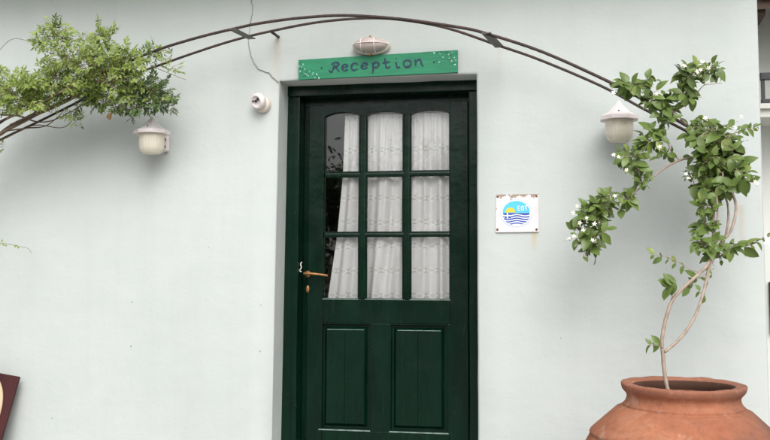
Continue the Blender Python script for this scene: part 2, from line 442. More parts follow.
def strip(seq):                           # reveal faces going into the wall
    back = [bm.verts.new((v.co.x, WD, v.co.z)) for v in seq]
    for i in range(len(seq) - 1): bm.faces.new((seq[i], seq[i+1], back[i+1], back[i]))
    return back
oz = [z for z in zs if z <= OZ]; ox = [x for x in xs if OX0 <= x <= OX1]
strip([wv(OX0, z) for z in oz]); strip([wv(x, OZ) for x in ox]); strip([wv(OX1, z) for z in reversed(oz)])
# corner, other walls
e = [wv(XR, z) for z in zs]; back = [bm.verts.new((XR + .004, 5.2, v.co.z)) for v in e]
for i in range(len(e) - 1): bm.faces.new((e[i], back[i], back[i+1], e[i+1]))
e2 = [wv(XL, z) for z in zs]; back2 = [bm.verts.new((XL, 5.2, v.co.z)) for v in e2]
for i in range(len(e2) - 1): bm.faces.new((e2[i], e2[i+1], back2[i+1], back2[i]))
bm.faces.new((back[0], back2[0], back2[-1], back[-1]))
wall = obj('wall', bm, M['wall'], house, recalc=True)

# crack in the plaster
bm = BM()
cr = [(251.7, -6), (251.5, 2), (253.2, 8), (252.6, 13), (250, 24), (249.5, 34), (248.7, 44), (250.5, 53), (253, 60.5), (255.5, 65), (259, 69.4), (265, 71.5), (270, 73), (272, 76.5), (276, 80), (279, 82.5)]
pp = []
for a, b in zip(cr, cr[1:]):
    for k in range(5):
        t = k / 5; pp.append(P(a[0] + (b[0] - a[0]) * t + random.uniform(-.35, .35), a[1] + (b[1] - a[1]) * t + random.uniform(-.3, .3)))
ribbon(bm, pp, lambda t: .0019 + .0010 * math.sin(t * 31), .0035, .008)
obj('plaster_crack', bm, M['hole'], wall)
for (px, py, r) in [(132, 302, .003), (131, 346, .003), (260, 351, .003), (261, 305, .003), (52, 418, .003), (721, 238, .004), (561, 338, .003), (209, 247, .003)]:
    bm = BM(); p = P(px, py)
    lathe(bm, [(r, 0), (r * .9, .004), (0, .005)], 10, Matrix.Translation((p.x, .001, p.z)) @ Matrix.Rotation(R(90), 4, 'X'))
    obj('screw_hole', bm, M['rust'] if r > .0041 else M['hole'], wall)

# door frame : front jambs stepped back to a rebate
FY = .168
frame_bm = BM()
def jamb(x0, x1, y0, y1, z0, z1, bev=.004): box(frame_bm, x0, x1, y0, y1, z0, z1, bev, .0022)
JL, JR = -.512, .408
jamb(-.596, JL, FY, .33, .05, 2.075); jamb(JR, .478, FY, .33, .05, 2.075)
jamb(-.598, .480, FY - .012, .33, 2.0755, 2.1335)          # head
jamb(-.545, -.540, FY - .004, FY + .01, .05, 2.075, .001)
jamb(JL - .001, -.460, .272, .33, .05, 2.038); jamb(.385, JR + .001, .272, .33, .05, 2.038)
jamb(JL - .001, JR + .001, .273, .33, 2.025, 2.078)
frame = obj('door_frame', frame_bm, M['frame'], house)
bm = BM(); box(bm, -.62, .52, -.28, WD, 0.001, .05, .006); obj('doorstep', bm, M['slab'], house)

# door leaf : stiles, rails and muntins
LY0, LY1 = .226, .268
gx = [(-.389, -.193), (-.155, .048), (.086, .300)]
gz = [(.981, 1.312), (1.336, 1.636), (1.662, 1.970)]
door_bm = BM()
def mem(x0, x1, z0, z1, y0=LY0, y1=LY1, bev=.003): box(door_bm, x0, x1, y0, y1, z0, z1, bev, .0014)
DL, DR, DB, DT = -.474, .3965, .056, 2.034
mem(DL, -.389, DB, DT); mem(.300, DR, DB, DT)
# top rail with arched lower edge over each pane
pts = [(-.3885, DT), (-.3885, 1.97)]
arch = []
for (a, b) in gx:
    for k in range(13):
        t = k / 12; z = 1.970 + .024 * (1 - (2 * t - 1) ** 2) ** .8
        arch.append((a + (b - a) * t, z))
slab(door_bm, [(-.3885, DT)] + arch + [(.2995, DT)], LY0 + .0006, LY1)
mem(-.3885, .2995, .856, .981, LY0 + .0005)
mem(-.3885, .2995, DB, .293, LY0 + .0005)
mem(-.124, -.022, .2935, .8555, LY0 + .001)
mem(-.4, -.388, .2935, .8555, LY0 + .0015); mem(.288, .301, .2935, .8555, LY0 + .0015)
mem(-.193, -.155, .9815, 1.99, LY0 + .004, .262, .010); mem(.048, .086, .9815, 1.99, LY0 + .004, .262, .010)
for z0, z1 in ((1.312, 1.336), (1.636, 1.662)):
    mem(-.3885, .2995, z0, z1, LY0 + .005, .261, .009)
# thin glazing beads round each pane
for (a, b) in gx:
    for (c, d) in gz:
        mem(a - .002, a + .006, c, d, LY0 + .012, .25, .002); mem(b - .006, b + .002, c, d, LY0 + .012, .25, .002)
        mem(a, b, c - .002, c + .007, LY0 + .010, .25, .002)
door = obj('door', door_bm, M['leaf'], house)
# fielded panels
for (a, b) in ((-.4065, -.1245), (-.0215, .2925)):
    bm = BM(); z0, z1 = .294, .855
    # bolection moulding then raised field of two boards with a joint between
    a0, b0 = max(a, -.3985), min(b, .2875)
    def ring(i0, y0, i1, y1):
        A = [(a0 + i0, z0 + i0), (b0 - i0, z0 + i0), (b0 - i0, z1 - i0), (a0 + i0, z1 - i0)]
        B = [(a0 + i1, z0 + i1), (b0 - i1, z0 + i1), (b0 - i1, z1 - i1), (a0 + i1, z1 - i1)]
        va = [bm.verts.new((p[0], y0, p[1])) for p in A]; vb = [bm.verts.new((p[0], y1, p[1])) for p in B]
        for k in range(4): bm.faces.new((va[k], va[(k+1) % 4], vb[(k+1) % 4], vb[k]))
    ring(.0, LY0 + .003, .006, LY0 + .003); ring(.006, LY0 + .003, .010, LY0 + .022); ring(.010, LY0 + .022, .020, LY0 + .022)
    ring(.020, LY0 + .022, .034, LY0 + .006)
    i = .034; mid = (a0 + b0) / 2 - .004
    for (p, q) in ((a0 + i, mid - .002), (mid + .002, b0 - i)):
        vs = [bm.verts.new(v) for v in ((p, LY0 + .006, z0 + i), (q, LY0 + .006, z0 + i), (q, LY0 + .006, z1 - i), (p, LY0 + .006, z1 - i))]
        bm.faces.new(vs)
    vs = [bm.verts.new(v) for v in ((mid - .002, LY0 + .006, z0 + i), (mid, LY0 + .0078, z0 + i), (mid, LY0 + .0078, z1 - i), (mid - .002, LY0 + .006, z1 - i))]; bm.faces.new(vs)
    vs = [bm.verts.new(v) for v in ((mid, LY0 + .0078, z0 + i), (mid + .002, LY0 + .006, z0 + i), (mid + .002, LY0 + .006, z1 - i), (mid, LY0 + .0078, z1 - i))]; bm.faces.new(vs)
    obj('door_panel', bm, M['leaf'], door)
for (a, b) in gx:
    for k, (c, d) in enumerate(gz):
        bm = BM(); top = 1.996 if k == 2 else d + .004
        box(bm, a - .004, b + .004, .2485, .2515, c - .004, top); obj('glass_pane', bm, M['glass'], door)
# pale strips on the mouldings: the sky's reflection painted in as colour
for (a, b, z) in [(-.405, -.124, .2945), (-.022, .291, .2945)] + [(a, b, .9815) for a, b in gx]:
    bm = BM(); box(bm, a, b, LY0 - .0015 if z < .5 else LY0 + .002, LY0 + .012, z - .0035, z + .003, .0012); obj('ledge_highlight', bm, M['highlight'], door)
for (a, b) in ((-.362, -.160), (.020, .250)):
    bm = BM(); box(bm, a, b, LY0 + .0045, LY0 + .010, .819, .8225, .001); obj('ledge_highlight', bm, M['highlight'], door)
# lever handle and key plate
bm = BM(); p = P(307, 274, .21); hx, hz = p.x, p.z
lathe(bm, [(0, .0), (.017, 0), (.019, .004), (.015, .009), (.008, .011), (.007, .035), (0, .036)], 20, Matrix.Translation((hx, LY0 - .001, hz)) @ Matrix.Rotation(R(90), 4, 'X'))
tube(bm, smooth([(hx - .012, LY0 - .036, hz + .002), (hx + .012, LY0 - .040, hz + .003), (hx + .05, LY0 - .040, hz), (hx + .09, LY0 - .038, hz - .004), (hx + .118, LY0 - .03, hz - .009)]), [.008] * 8 + [.0075] * 6 + [.0065] * 6 + [.0055] * 5, 10, 1.1)
obj('door_handle', bm, M['brass'], door)
bm = BM(); p = P(307, 289, .21)
lathe(bm, [(0, 0), (.012, 0), (.012, .003), (.009, .005), (0, .005)], 20, Matrix.Translation((p.x, LY0 - .001, p.z)) @ Matrix.Rotation(R(90), 4, 'X'), sx=.85, sy=1.7)
obj('key_plate', bm, M['brass'], door)
bm = BM()
tube(bm, smooth([P(302, 262, .2), P(300.6, 264, .197), P(301.3, 267.5, .195), P(299.8, 270.5, .198), P(301.5, 272, .2)], 4), .0028, 6)
obj('latch_hook', bm, M['white'], frame)

# room behind the door (dark) and roof above
bm = BM()
for q in ([(-2.2, .42, 0.02), (1.6, .42, .02), (1.6, 4, .02), (-2.2, 4, .02)], [(-2.2, 4, .02), (1.6, 4, .02), (1.6, 4, 2.6), (-2.2, 4, 2.6)], [(-2.2, .42, 2.6), (1.6, .42, 2.6), (1.6, 4, 2.6), (-2.2, 4, 2.6)],
          [(-2.2, .42, .02), (-2.2, 4, .02), (-2.2, 4, 2.6), (-2.2, .42, 2.6)], [(1.6, .42, .02), (1.6, 4, .02), (1.6, 4, 2.6), (1.6, .42, 2.6)]):
    bm.faces.new([bm.verts.new(v) for v in q])
obj('room_lining', bm, M['inner'], house, recalc=False)
bm = BM()
nu, nv = 520, 6
x0, x1, ya, yb = XL - .25, XR + .16, -.46, 5.6
for u in range(nu + 1):
    x = x0 + (x1 - x0) * u / nu
    for v in range(nv + 1):
        y = ya + (2.6 - ya) * v / nv
        bm.verts.new((x, y, 2.96 + (y - ya) * .32 + .035 * abs(math.sin(x * 15.5)) - .02 * (v % 2)))
bm.verts.ensure_lookup_table()
for u in range(nu):
    for v in range(nv):
        a = u * (nv + 1) + v; f = bm.faces.new((bm.verts[a], bm.verts[a + nv + 1], bm.verts[a + nv + 2], bm.verts[a + 1])); f.smooth = True
roof = obj('roof', bm, M['tile'], house)
bm = BM(); box(bm, x0, x1, ya + .02, 5.4, 2.82, 2.93, .004); obj('eave_board', bm, M['slab'], roof)

# ------------------------------------------------------------------ net curtain
bm = BM()
def edge_left(z):
    pts = [(1.975, -.287), (1.66, -.297), (1.33, -.327), (.94, -.383), (.5, -.40)]
    for (za, xa), (zb, xb) in zip(pts, pts[1:]):
        if z >= zb: return xa + (xb - xa) * (za - z) / (za - zb)
    return -.40
cols, rows = 300, 60; g = []
for r in range(rows + 1):
    z = 1.985 - r * (1.985 - .93) / rows; row = []
    for c in range(cols + 1):
        u = c / cols; xl = edge_left(z); x = xl + (.335 - xl) * u
        k = min(1, (1.985 - z) / .3)
        y = .290 + (.003 + .010 * k) * math.sin(u * 49 + 3.2 * noise.noise(Vector((u * 4.5, 0, z * .9)))) + .009 * k * noise.noise(Vector((u * 9, 7, z * 1.4))) + .008 * k * math.sin(u * 23 + 1.3 + z) + .003 * (1 - k) * math.sin(u * 210) + .004 * math.sin(u * 95 + z * 3)
        if z > 1.955: y += .004 * math.sin(u * 300)
        row.append(bm.verts.new((x, y, z)))
    g.append(row)
for r in range(rows):
    for c in range(cols):
        z = g[r][c].co.z; u = c / cols
        f = bm.faces.new((g[r][c], g[r+1][c], g[r+1][c+1], g[r][c+1])); f.smooth = True
cur = obj('net_curtain', bm, M['curtain'], label='white net curtain with embroidered bands hanging inside the glazed door', category='curtain')
cur.data.update()
# a second, overlapping drape
bm = BM(); g = []
for r in range(rows + 1):
    z = 1.98 - r * (1.98 - .93) / rows; row = []
    for c in range(121):
        u = c / 120; x = -.13 + .22 * u + .01 * math.sin(z * 3)
        row.append(bm.verts.new((x, .325 + .008 * math.sin(u * 30 + z), z)))
    g.append(row)
for r in range(rows):
    for c in range(120):
        f = bm.faces.new((g[r][c], g[r+1][c], g[r+1][c+1], g[r][c+1])); f.smooth = True
obj('overlap_drape', bm, M['curtain'], cur)
bm = BM(); tube(bm, [(-.45, .33, 1.966), (.38, .33, 1.966)], .005, 8); obj('curtain_rod', bm, M['brass'], cur)

# ------------------------------------------------------------------ RECEPTION sign
c = P(378, 66)
sign = thing('reception_sign', 'long green hand painted wooden sign reading Reception above the door', 'sign', (c.x, 0, c.z))
cor = [P(298.5, 60, -.02), P(457.5, 50, -.02), P(457.5, 72.2, -.02), P(298.5, 79.6, -.02)]
bm = BM(); b2 = BM(); n = 40; top = []; bot = []
for k in range(n + 1):
    t = k / n; a = cor[0].lerp(cor[1], t); b = cor[3].lerp(cor[2], t)
    top.append((a.x, a.z + .0012 * noise.noise(Vector((t * 14, 0, 1))))); bot.append((b.x, b.z + .0012 * noise.noise(Vector((t * 14, 4, 1)))))
slab(b2, top + list(reversed(bot)), -.020, -.001); join(bm, b2)
board = obj('board', bm, M['sign'], sign)
L = lambda x, y: P(325 + x / 7.333, 50 + y / 7.333, -.02)
strokes = [
 ('R', [[(32,148),(34,158),(45,162),(57,152),(63,130),(67,104)], [(48,108),(60,97),(80,92),(97,97),(100,108),(90,118),(74,124),(86,136),(104,158)]]),
 ('e', [[(127,131),(146,128),(163,120),(158,109),(143,106),(130,118),(127,136),(138,151),(152,151),(167,142)]]),
 ('c', [[(238,110),(228,98),(211,98),(197,113),(194,131),(203,146),(220,148),(240,138)]]),
 ('e', [[(268,121),(290,119),(309,111),(303,99),(288,96),(273,108),(268,124),(277,137),(292,138),(312,129)]]),
 ('p', [[(347,92),(352,115),(353,145),(349,172)], [(351,112),(362,96),(380,91),(393,100),(392,116),(378,128),(356,128)]]),
 ('t', [[(438,58),(442,85),(446,116),(455,132),(467,130),(478,120)], [(420,97),(447,92),(478,88)]]),
 ('i', [[(522,88),(523,108),(530,128),(541,130),(550,124)], [(521,60),(523,65)]]),
 ('o', [[(604,75),(586,81),(576,98),(581,117),(598,126),(619,121),(631,104),(626,84),(610,75),(602,76)]]),
 ('n', [[(661,70),(664,92),(665,118)], [(664,98),(674,80),(690,71),(703,80),(707,102),(722,122)]]),
]
for ch, ss in strokes:
    bm = BM()
    for i_, s_ in enumerate(ss):
        pts = smooth([L(*q) for q in s_], 5)
        ribbon(bm, pts, lambda t, o_=random.random() * 9: .0106 * (1 - .3 * abs(2 * t - 1)) * (1 + .22 * math.sin(t * 17 + o_)), -.0204, .0008 + .0004 * i_)
    obj('painted_letter', bm, M['navy'], board)
def dab(bm, px, py, r, y=-.0206, n=9):
    p = P(px, py, -.02); st = random.random() * 6
    slab(bm, [(p.x + r * (1 + .3 * random.uniform(-1, 1)) * math.cos(st + 2 * math.pi * k / n), p.z + r * (1 + .3 * random.uniform(-1, 1)) * math.sin(st + 2 * math.pi * k / n)) for k in range(n)], y - .0005 - random.random() * .0007, y + .0006)
for side in (0, 1):
    wb, db = BM(), BM()
    if side == 0: cl = [(299.5,66.5),(300.5,71.5),(303,64.5),(304.5,69),(306,74),(309,71),(313,73.5),(317.5,74.5),(319.5,78),(302,67),(308,76),(311,76.5),(315,77.5)]; dk = [(302.7,68.5),(306.5,71.8),(310.5,75),(316.5,76.8),(300,69),(304,76),(301,74)]
    else: cl = [(434,52.8),(443.5,57),(449,54.5),(452,52.5),(452,61.2),(454.5,57.5),(456,60),(449.5,58),(440,54),(455,65),(439,62)]; dk = [(437,52.9),(441,52.6),(446,52.2),(451,55.2),(453.5,53),(449.5,59.5),(454,62.5),(456,54),(436.5,61)]
    for (x, y) in cl:
        for k in range(3): dab(wb, x + random.uniform(-.9, .9), y + random.uniform(-.7, .7), random.uniform(.0012, .0032))
    for (x, y) in dk:
        for k in range(2): dab(db, x + random.uniform(-.8, .8), y + random.uniform(-.7, .7), random.uniform(.003, .0055), -.0203)
    obj('flower_pattern', wb, M['petalpaint'], board); obj('leaf_pattern', db, M['darkdab'], board)
for (x, y) in ((321.5, 68), (434, 62)):
    bm = BM(); p = P(x, y, -.02); lathe(bm, [(.0042, 0), (.004, .003), (0, .0035)], 10, Matrix.Translation((p.x, -.0195, p.z)) @ Matrix.Rotation(R(90), 4, 'X')); obj('nail', bm, M['dark'], sign)

# ------------------------------------------------------------------ oval bulkhead light above the sign
c = P(371, 46, -.03)
bl = thing('bulkhead_light', 'oval caged wall light with dusty glass above the green sign', 'wall light', (c.x, 0, c.z))
RX = Matrix.Rotation(R(90), 4, 'X')
bm = BM(); lathe(bm, [(.0, .0), (.098, 0), (.100, .012), (.094, .030), (.086, .036), (.0, .036)], 56, Matrix.Translation(c.xz.to_3d() if False else Vector((c.x, -.0005, c.z))) @ RX, sx=1, sy=.46)
base = obj('housing', bm, M['cream'], bl)
bm = BM(); lathe(bm, [(.086, .034, 1), (.087, .05, 1), (.080, .072, 1), (.062, .092, 1), (.034, .103, 1), (0, .107)], 120, Matrix.Translation((c.x, 0, c.z)) @ RX, sx=1, sy=.45, ribs=(40, .012))
obj('glass_dome', bm, M['lens'], bl)
bm = BM()
def cage(xo):
    pts = []
    for k in range(17):
        a = math.pi * k / 16; zz = math.cos(a) * .043 * math.sqrt(max(.2, 1 - (xo / .098) ** 2)); yy = -.036 - math.sin(a) * .076 * math.sqrt(max(.2, 1 - (xo / .098) ** 2))
        pts.append((c.x + xo, yy, c.z + zz))
    return pts
for xo in (-.040, .030): tube(bm, cage(xo), .0026, 6)
pts = [(c.x + math.cos(math.pi * k / 24) * .093, -.034 - math.sin(math.pi * k / 24) * .078, c.z + .003) for k in range(25)]
tube(bm, pts, .0026, 6)
obj('wire_cage', bm, M['white'], bl)
for s in (-1, 1):
    bm = BM(); tube(bm, [(c.x - .003, -.008, c.z + s * .047), (c.x - .003, -.045, c.z + s * .047)], .0055, 8); obj('fixing_screw', bm, M['brass'], bl)

# ------------------------------------------------------------------ security camera
c = P(263.5, 105)
sec = thing('security_camera', 'small round white security camera on the wall left of the door', 'security camera', (c.x, 0, c.z))
bm = BM(); lathe(bm, [(0, 0), (.043, 0), (.044, .006), (.042, .024), (.037, .036), (.0, .04)], 32, Matrix.Translation((c.x, 0, c.z)) @ RX); obj('wall_mount', bm, M['cream'], sec)
hc = P(258.5, 101, -.058)
tilt = Matrix.Translation(hc) @ Matrix.Rotation(R(-22), 4, 'Z') @ Matrix.Rotation(R(108), 4, 'X') @ Matrix.Scale(1.03, 4)
bm = BM(); lathe(bm, [(0, -.034), (.022, -.031), (.036, -.018), (.041, 0), (.040, .012), (.033, .021), (.029, .022), (.028, .020), (0, .019)], 36, tilt)
head = obj('camera_head', bm, M['white'], sec)
bm = BM(); lathe(bm, [(0, .021), (.007, .021), (.007, .025), (.004, .0265), (0, .027)], 18, tilt @ Matrix.Translation((0, .002, 0))); 
for (dx, dz, r) in ((-.017, .004, .0052), (.015, .011, .0068)):
    lathe(bm, [(0, .021), (r, .021), (r * .9, .0255), (0, .026)], 14, tilt @ Matrix.Translation((dx, dz, 0)))
obj('camera_lens', bm, M['dark'], head)

# ------------------------------------------------------------------ tourism plaque
c = P(517, 213)
pl = thing('wall_plaque', 'square white plaque with round blue flag and sun emblem right of the door', 'plaque', (c.x, 0, c.z))
q = [P(496.3, 194.6, -.004), P(538.3, 194.2, -.004), P(538.8, 231.8, -.004), P(495.6, 232.4, -.004)]
bm = BM(); slab(bm, [(v.x, v.z) for v in q], -.006, -.001)
plate = obj('plate', bm, M['plaque'], None)
plate.data.transform(Matrix.Translation((-c.x, 0, -c.z))); plate.parent = pl
ec = P(516.3, 213.2, -.006); ra, rb = .0785, .0695
def disc(name, mat, sa, y, parent=pl, f=None, n=72):
    bm = BM(); slab(bm, [(ec.x + ra * sa * math.cos(2 * math.pi * k / n), ec.z + rb * sa * math.sin(2 * math.pi * k / n)) for k in range(n)], y, -.0062)
    return obj(name, bm, mat, parent)
emb = disc('emblem_ring', M['pring'], 1, -.0068)
disc('emblem_rim', M['pwhite'], .955, -.0073, emb)
SA = .88
def band(name, lo, hi, mat, y, u0=-1, u1=1, n=60):
    bm = BM(); up, dn = [], []
    for k in range(n + 1):
        u = u0 + (u1 - u0) * k / n; lim = math.sqrt(max(0, 1 - u * u)) 
        a = max(-lim, min(lim, lo(u))); b = max(-lim, min(lim, hi(u)))
        if b - a < .004: 
            continue
        up.append((ec.x + u * ra * SA, ec.z + b * rb * SA)); dn.append((ec.x + u * ra * SA, ec.z + a * rb * SA))
    if len(up) > 2: slab(bm, up + list(reversed(dn)), y, -.0070); return obj(name, bm, mat, emb)
band('emblem_sky', lambda u: .02, lambda u: 2, M['pcyan'], -.0078)
band('emblem_sea', lambda u: -2, lambda u: .018, M['pwhite'], -.0078)
wv_ = lambda u: .055 * math.sin(u * 5.2 + 1.4)
for k in range(5):
    z1 = -.02 - k * .195
    band('emblem_stripe', (lambda u, z1=z1: z1 - .10 + wv_(u)), (lambda u, z1=z1: z1 + (wv_(u) if z1 < -.1 else .03)), M['pblue'], -.0083, u0=-.95, u1=.95)
bm = BM()
slab(bm, [(ec.x + u * ra * SA, ec.z + v * rb * SA) for u, v in ((-.92, .018), (-.38, .018), (-.38, -.42), (-.80, -.42))], -.0088, -.0070); obj('emblem_canton', bm, M['pblue'], emb)
bm = BM()
for (a, b, c_, d) in ((-.90, -.38, -.25, -.15), (-.68, -.58, -.42, .018)):
    slab(bm, [(ec.x + u * ra * SA, ec.z + v * rb * SA) for u, v in ((a, d), (b, d), (b, c_), (a, c_))], -.0092 - (.0003 if a > -.7 else 0), -.0070)
obj('emblem_cross', bm, M['pwhite'], emb)
bm = BM(); sx, sz = -.42, .06
arc = [(ec.x + (sx + .36 * math.cos(math.pi * k / 40) * (1 if k % 2 else .93)) * ra * SA, ec.z + (sz + .42 * math.sin(math.pi * k / 40) * (1 if k % 2 else .93)) * rb * SA) for k in range(41)]
slab(bm, arc, -.0085, -.0070); obj('emblem_sun', bm, M['pyellow'], emb)
bm = BM()
S = lambda u, v: Vector((ec.x + u * ra * SA, 0, ec.z + v * rb * SA))
for pts in ([(.28,.58),(.12,.58),(.12,.22),(.28,.22)], [(.12,.4),(.25,.4)], [(.45,.58),(.37,.5),(.37,.3),(.45,.22),(.53,.3),(.53,.5),(.45,.58)], [(.60,.58),(.80,.58)], [(.70,.58),(.70,.22)]):
    ribbon(bm, [S(*q_) for q_ in pts], .0044, -.0084, .0006)
obj('emblem_letters', bm, M['pwhite'], emb)
for (x, y) in ((497.8, 196.4), (536.4, 196), (536.6, 229.4), (497.4, 229.4)):
    bm = BM(); p = P(x, y, -.006); lathe(bm, [(.0062, 0), (.006, .003), (.002, .005), (0, .005)], 12, Matrix.Translation((p.x, -.0055, p.z)) @ RX); obj('screw', bm, M['rust'], pl)

# ------------------------------------------------------------------ the two lanterns
def make_lantern(name, label, px, py, deep, group):
    c = P(px, py, -deep)                    # centre of the brim
    t = thing(name, label, 'wall lantern', (c.x, 0, c.z), group)
    T = Matrix.Translation(c)
    bm = BM(); lathe(bm, [(0, .082), (.006, .080), (.012, .070), (.028, .050), (.046, .032), (.060, .020), (.094, .004), (.095, -.014), (.088, -.016), (.06, -.012), (0, -.010)], 8, T, smooth_f=False)
    hat = obj('lantern_hat', bm, M['white'], t)
    bm = BM(); lathe(bm, [(.065, -.008, 1), (.066, -.06, 1), (.064, -.088, 1), (.058, -.103, 1), (.050, -.110, 1), (.046, -.118), (0, -.120)], 144, T, ribs=(24, .012))
    obj('lantern_glass', bm, M['jar'], t)
    bm = BM(); lathe(bm, [(.0665, -.012), (.0685, -.013), (.0685, -.02), (.0665, -.021)], 40, T); obj('collar', bm, M['cream'], t)
    bm = BM(); a = Vector((c.x, -.004, c.z))
    lathe(bm, [(0, 0), (.036, 0), (.038, .006), (.034, .016), (0, .018)], 28, Matrix.Translation((c.x, 0, c.z - .045)) @ RX, sx=.8, sy=1.5)
    box(bm, c.x - .018, c.x + .018, c.y + .055, -.010, c.z - .09, c.z - .015, .006)
    box(bm, c.x - .03, c.x + .045, -.040, .0, c.z - .092, c.z - .004, .012)
    obj('wall_bracket', bm, M['white'], t)
    for q in (-.03, -.068):
        bm = BM(); lathe(bm, [(.0, 0), (.0065, 0), (.006, .004), (0, .005)], 10, Matrix.Translation((c.x + .032, -.041, c.z + q)) @ RX); obj('bracket_bolt', bm, M['rust'], t)
    bm = BM(); p = Vector((c.x - .002, c.y - .050, c.z + .024)); lathe(bm, [(.0042, -.002), (.004, .004), (0, .005)], 10, Matrix.Translation(p) @ Matrix.Rotation(R(60), 4, 'X')); obj('hat_screw', bm, M['dark'], hat)
    return t
LG = 'matching lanterns on the house wall'
make_lantern('wall_lantern', 'stained white wall lantern hanging under the leafy vine on the left', 152, 131.6, .135, LG)
make_lantern('wall_lantern', 'clean white wall lantern partly overlapped by jasmine leaves', 619, 117.5, .135, LG)

# ------------------------------------------------------------------ metal arch
YF, YB = -.38, -.14
arch_t = thing('metal_arch', 'thin rusty iron double arch curving over the door', 'garden arch', (P(380, 18, YB).x, 0, 0))
front = [(-95,205),(-60,165),(-30,140),(0,122),(60,93),(95,77),(128,62),(160,49),(200,37),(233,29),(260,23.3),(300,18),(345,15.5),(400,19),(460,27.5),(486,33.5),(540,51),(600,77.5),(640,98),(670,116),(705,136),(743,154)]
backr = [(-80,215),(-55,180),(-30,158),(0,140),(40,121),(88,97),(128,77),(160,65),(200,51),(235,40),(272,31),(320,22),(370,18.2),(410,21),(450,29),(497,45),(540,60),(600,85.5),(640,107),(663,119),(700,138),(746,160)]
def rail_obj(seq, y, r):
    pts = smooth([P(a, b, y) for a, b in seq], 14)
    # left end goes down into the ground
    e0 = pts[0]; pts = [Vector((e0.x - .05, e0.y, 0)), Vector((e0.x - .05, e0.y, e0.z * .6)), Vector((e0.x - .03, e0.y, e0.z * .9))] + pts
    bm = BM(); tube(bm, pts, [r * (1 + .07 * (k % 2)) for k in range(len(pts))], 8); return obj('rail', bm, M['iron'], arch_t)
rail_obj(front, YF, .0072); rail_obj(backr, YB, .0066)
def flatbar(name, a, b, w, th, mat, parent):
    d = (b - a).normalized(); s = d.cross(Vector((0, 0, 1))).normalized(); u = s.cross(d).normalized()
    bm = BM(); vs = []
    for p in (a - d * .012, b + d * .012):
        for (i, j) in ((-1, -1), (1, -1), (1, 1), (-1, 1)): vs.append(bm.verts.new(p + s * w / 2 * i + u * th / 2 * j))
    for f in ((0,1,2,3), (7,6,5,4), (0,4,5,1), (1,5,6,2), (2,6,7,3), (3,7,4,0)): bm.faces.new([vs[i] for i in f])
    return obj(name, bm, mat, parent)
flatbar('tie_strip', P(233, 29.5, YF - .01), P(251, 38.5, YB), .042, .004, M['zinc'], arch_t)
flatbar('tie_strip', P(486.5, 33.5, YF - .01), P(499, 46.5, YB), .044, .005, M['zinc'], arch_t)
flatbar('tie_strip', P(60, 93, YF), P(84, 99, YB), .03, .004, M['zinc'], arch_t)
flatbar('tie_strip', P(706, 137, YF - .01), P(722, 150, YB), .03, .004, M['iron'], arch_t)
for (a, b) in (((271, 31.5), (278.5, 37)), ((735, 154), (741, 157))):
    bm = BM(); p = P(*a, YB); q_ = P(*b, -.0); tube(bm, [p, Vector((q_.x, .01, q_.z))], .008, 8); obj('wall_stub', bm, M['iron'], arch_t)
bm = BM(); tube(bm, [P(743, 153, YF), P(729, 152, -.30), P(727, 158, YB)], .011, 8); obj('end_bar', bm, M['iron'], arch_t)

# ------------------------------------------------------------------ foliage helpers
def rnd(): return Vector((random.gauss(0, 1), random.gauss(0, 1), random.gauss(0, 1)))
def ovate(bm, base, d, n, ln, wd, fold=.25, droop=.3, rows=5):
    d = d.normalized(); s = d.cross(n)
    if s.length < 1e-3: s = Vector((1, 0, 0))
    s.normalize(); n = s.cross(d).normalized()
    prof = [0, .72, 1, .92, .6, 0]
    mid = []; lf = []; rg = []
    ph = random.uniform(-.2, .2)
    for i in range(rows + 1):
        t = i / rows; w = prof[i] * wd / 2; c = base + d * (ln * t) - n * (droop * ln * t * t) + s * (ph * ln * t * t)
        if i in (0, rows): v = bm.verts.new(c); mid.append(v); lf.append(v); rg.append(v); continue
        mid.append(bm.verts.new(c)); lf.append(bm.verts.new(c + s * w + n * (w * fold))); rg.append(bm.verts.new(c - s * w + n * (w * fold)))
    for side, flip in ((lf, 0), (rg, 1)):
        for i in range(rows):
            vs = [mid[i], mid[i + 1], side[i + 1], side[i]]
            q = []; [q.append(v) for v in vs if v not in q]
            if flip: q.reverse()
            if len(q) > 2: f = bm.faces.new(q); f.smooth = True
def lancet(bm, base, d, n, ln, wd):
    d = d.normalized(); s = d.cross(n)
    if s.length < 1e-3: s = Vector((1, 0, 0))
    s.normalize(); n = s.cross(d).normalized(); k = random.uniform(-.25, .05)
    a = bm.verts.new(base); m = bm.verts.new(base + d * ln * .45 + n * ln * .06); e = bm.verts.new(base + d * ln + n * ln * k)
    l = bm.verts.new(base + d * ln * .42 + s * wd / 2 + n * ln * .11); r = bm.verts.new(base + d * ln * .42 - s * wd / 2 + n * ln * .11)
    for q in ((a, m, l), (l, m, e), (a, r, m), (m, r, e)): f = bm.faces.new(q); f.smooth = True

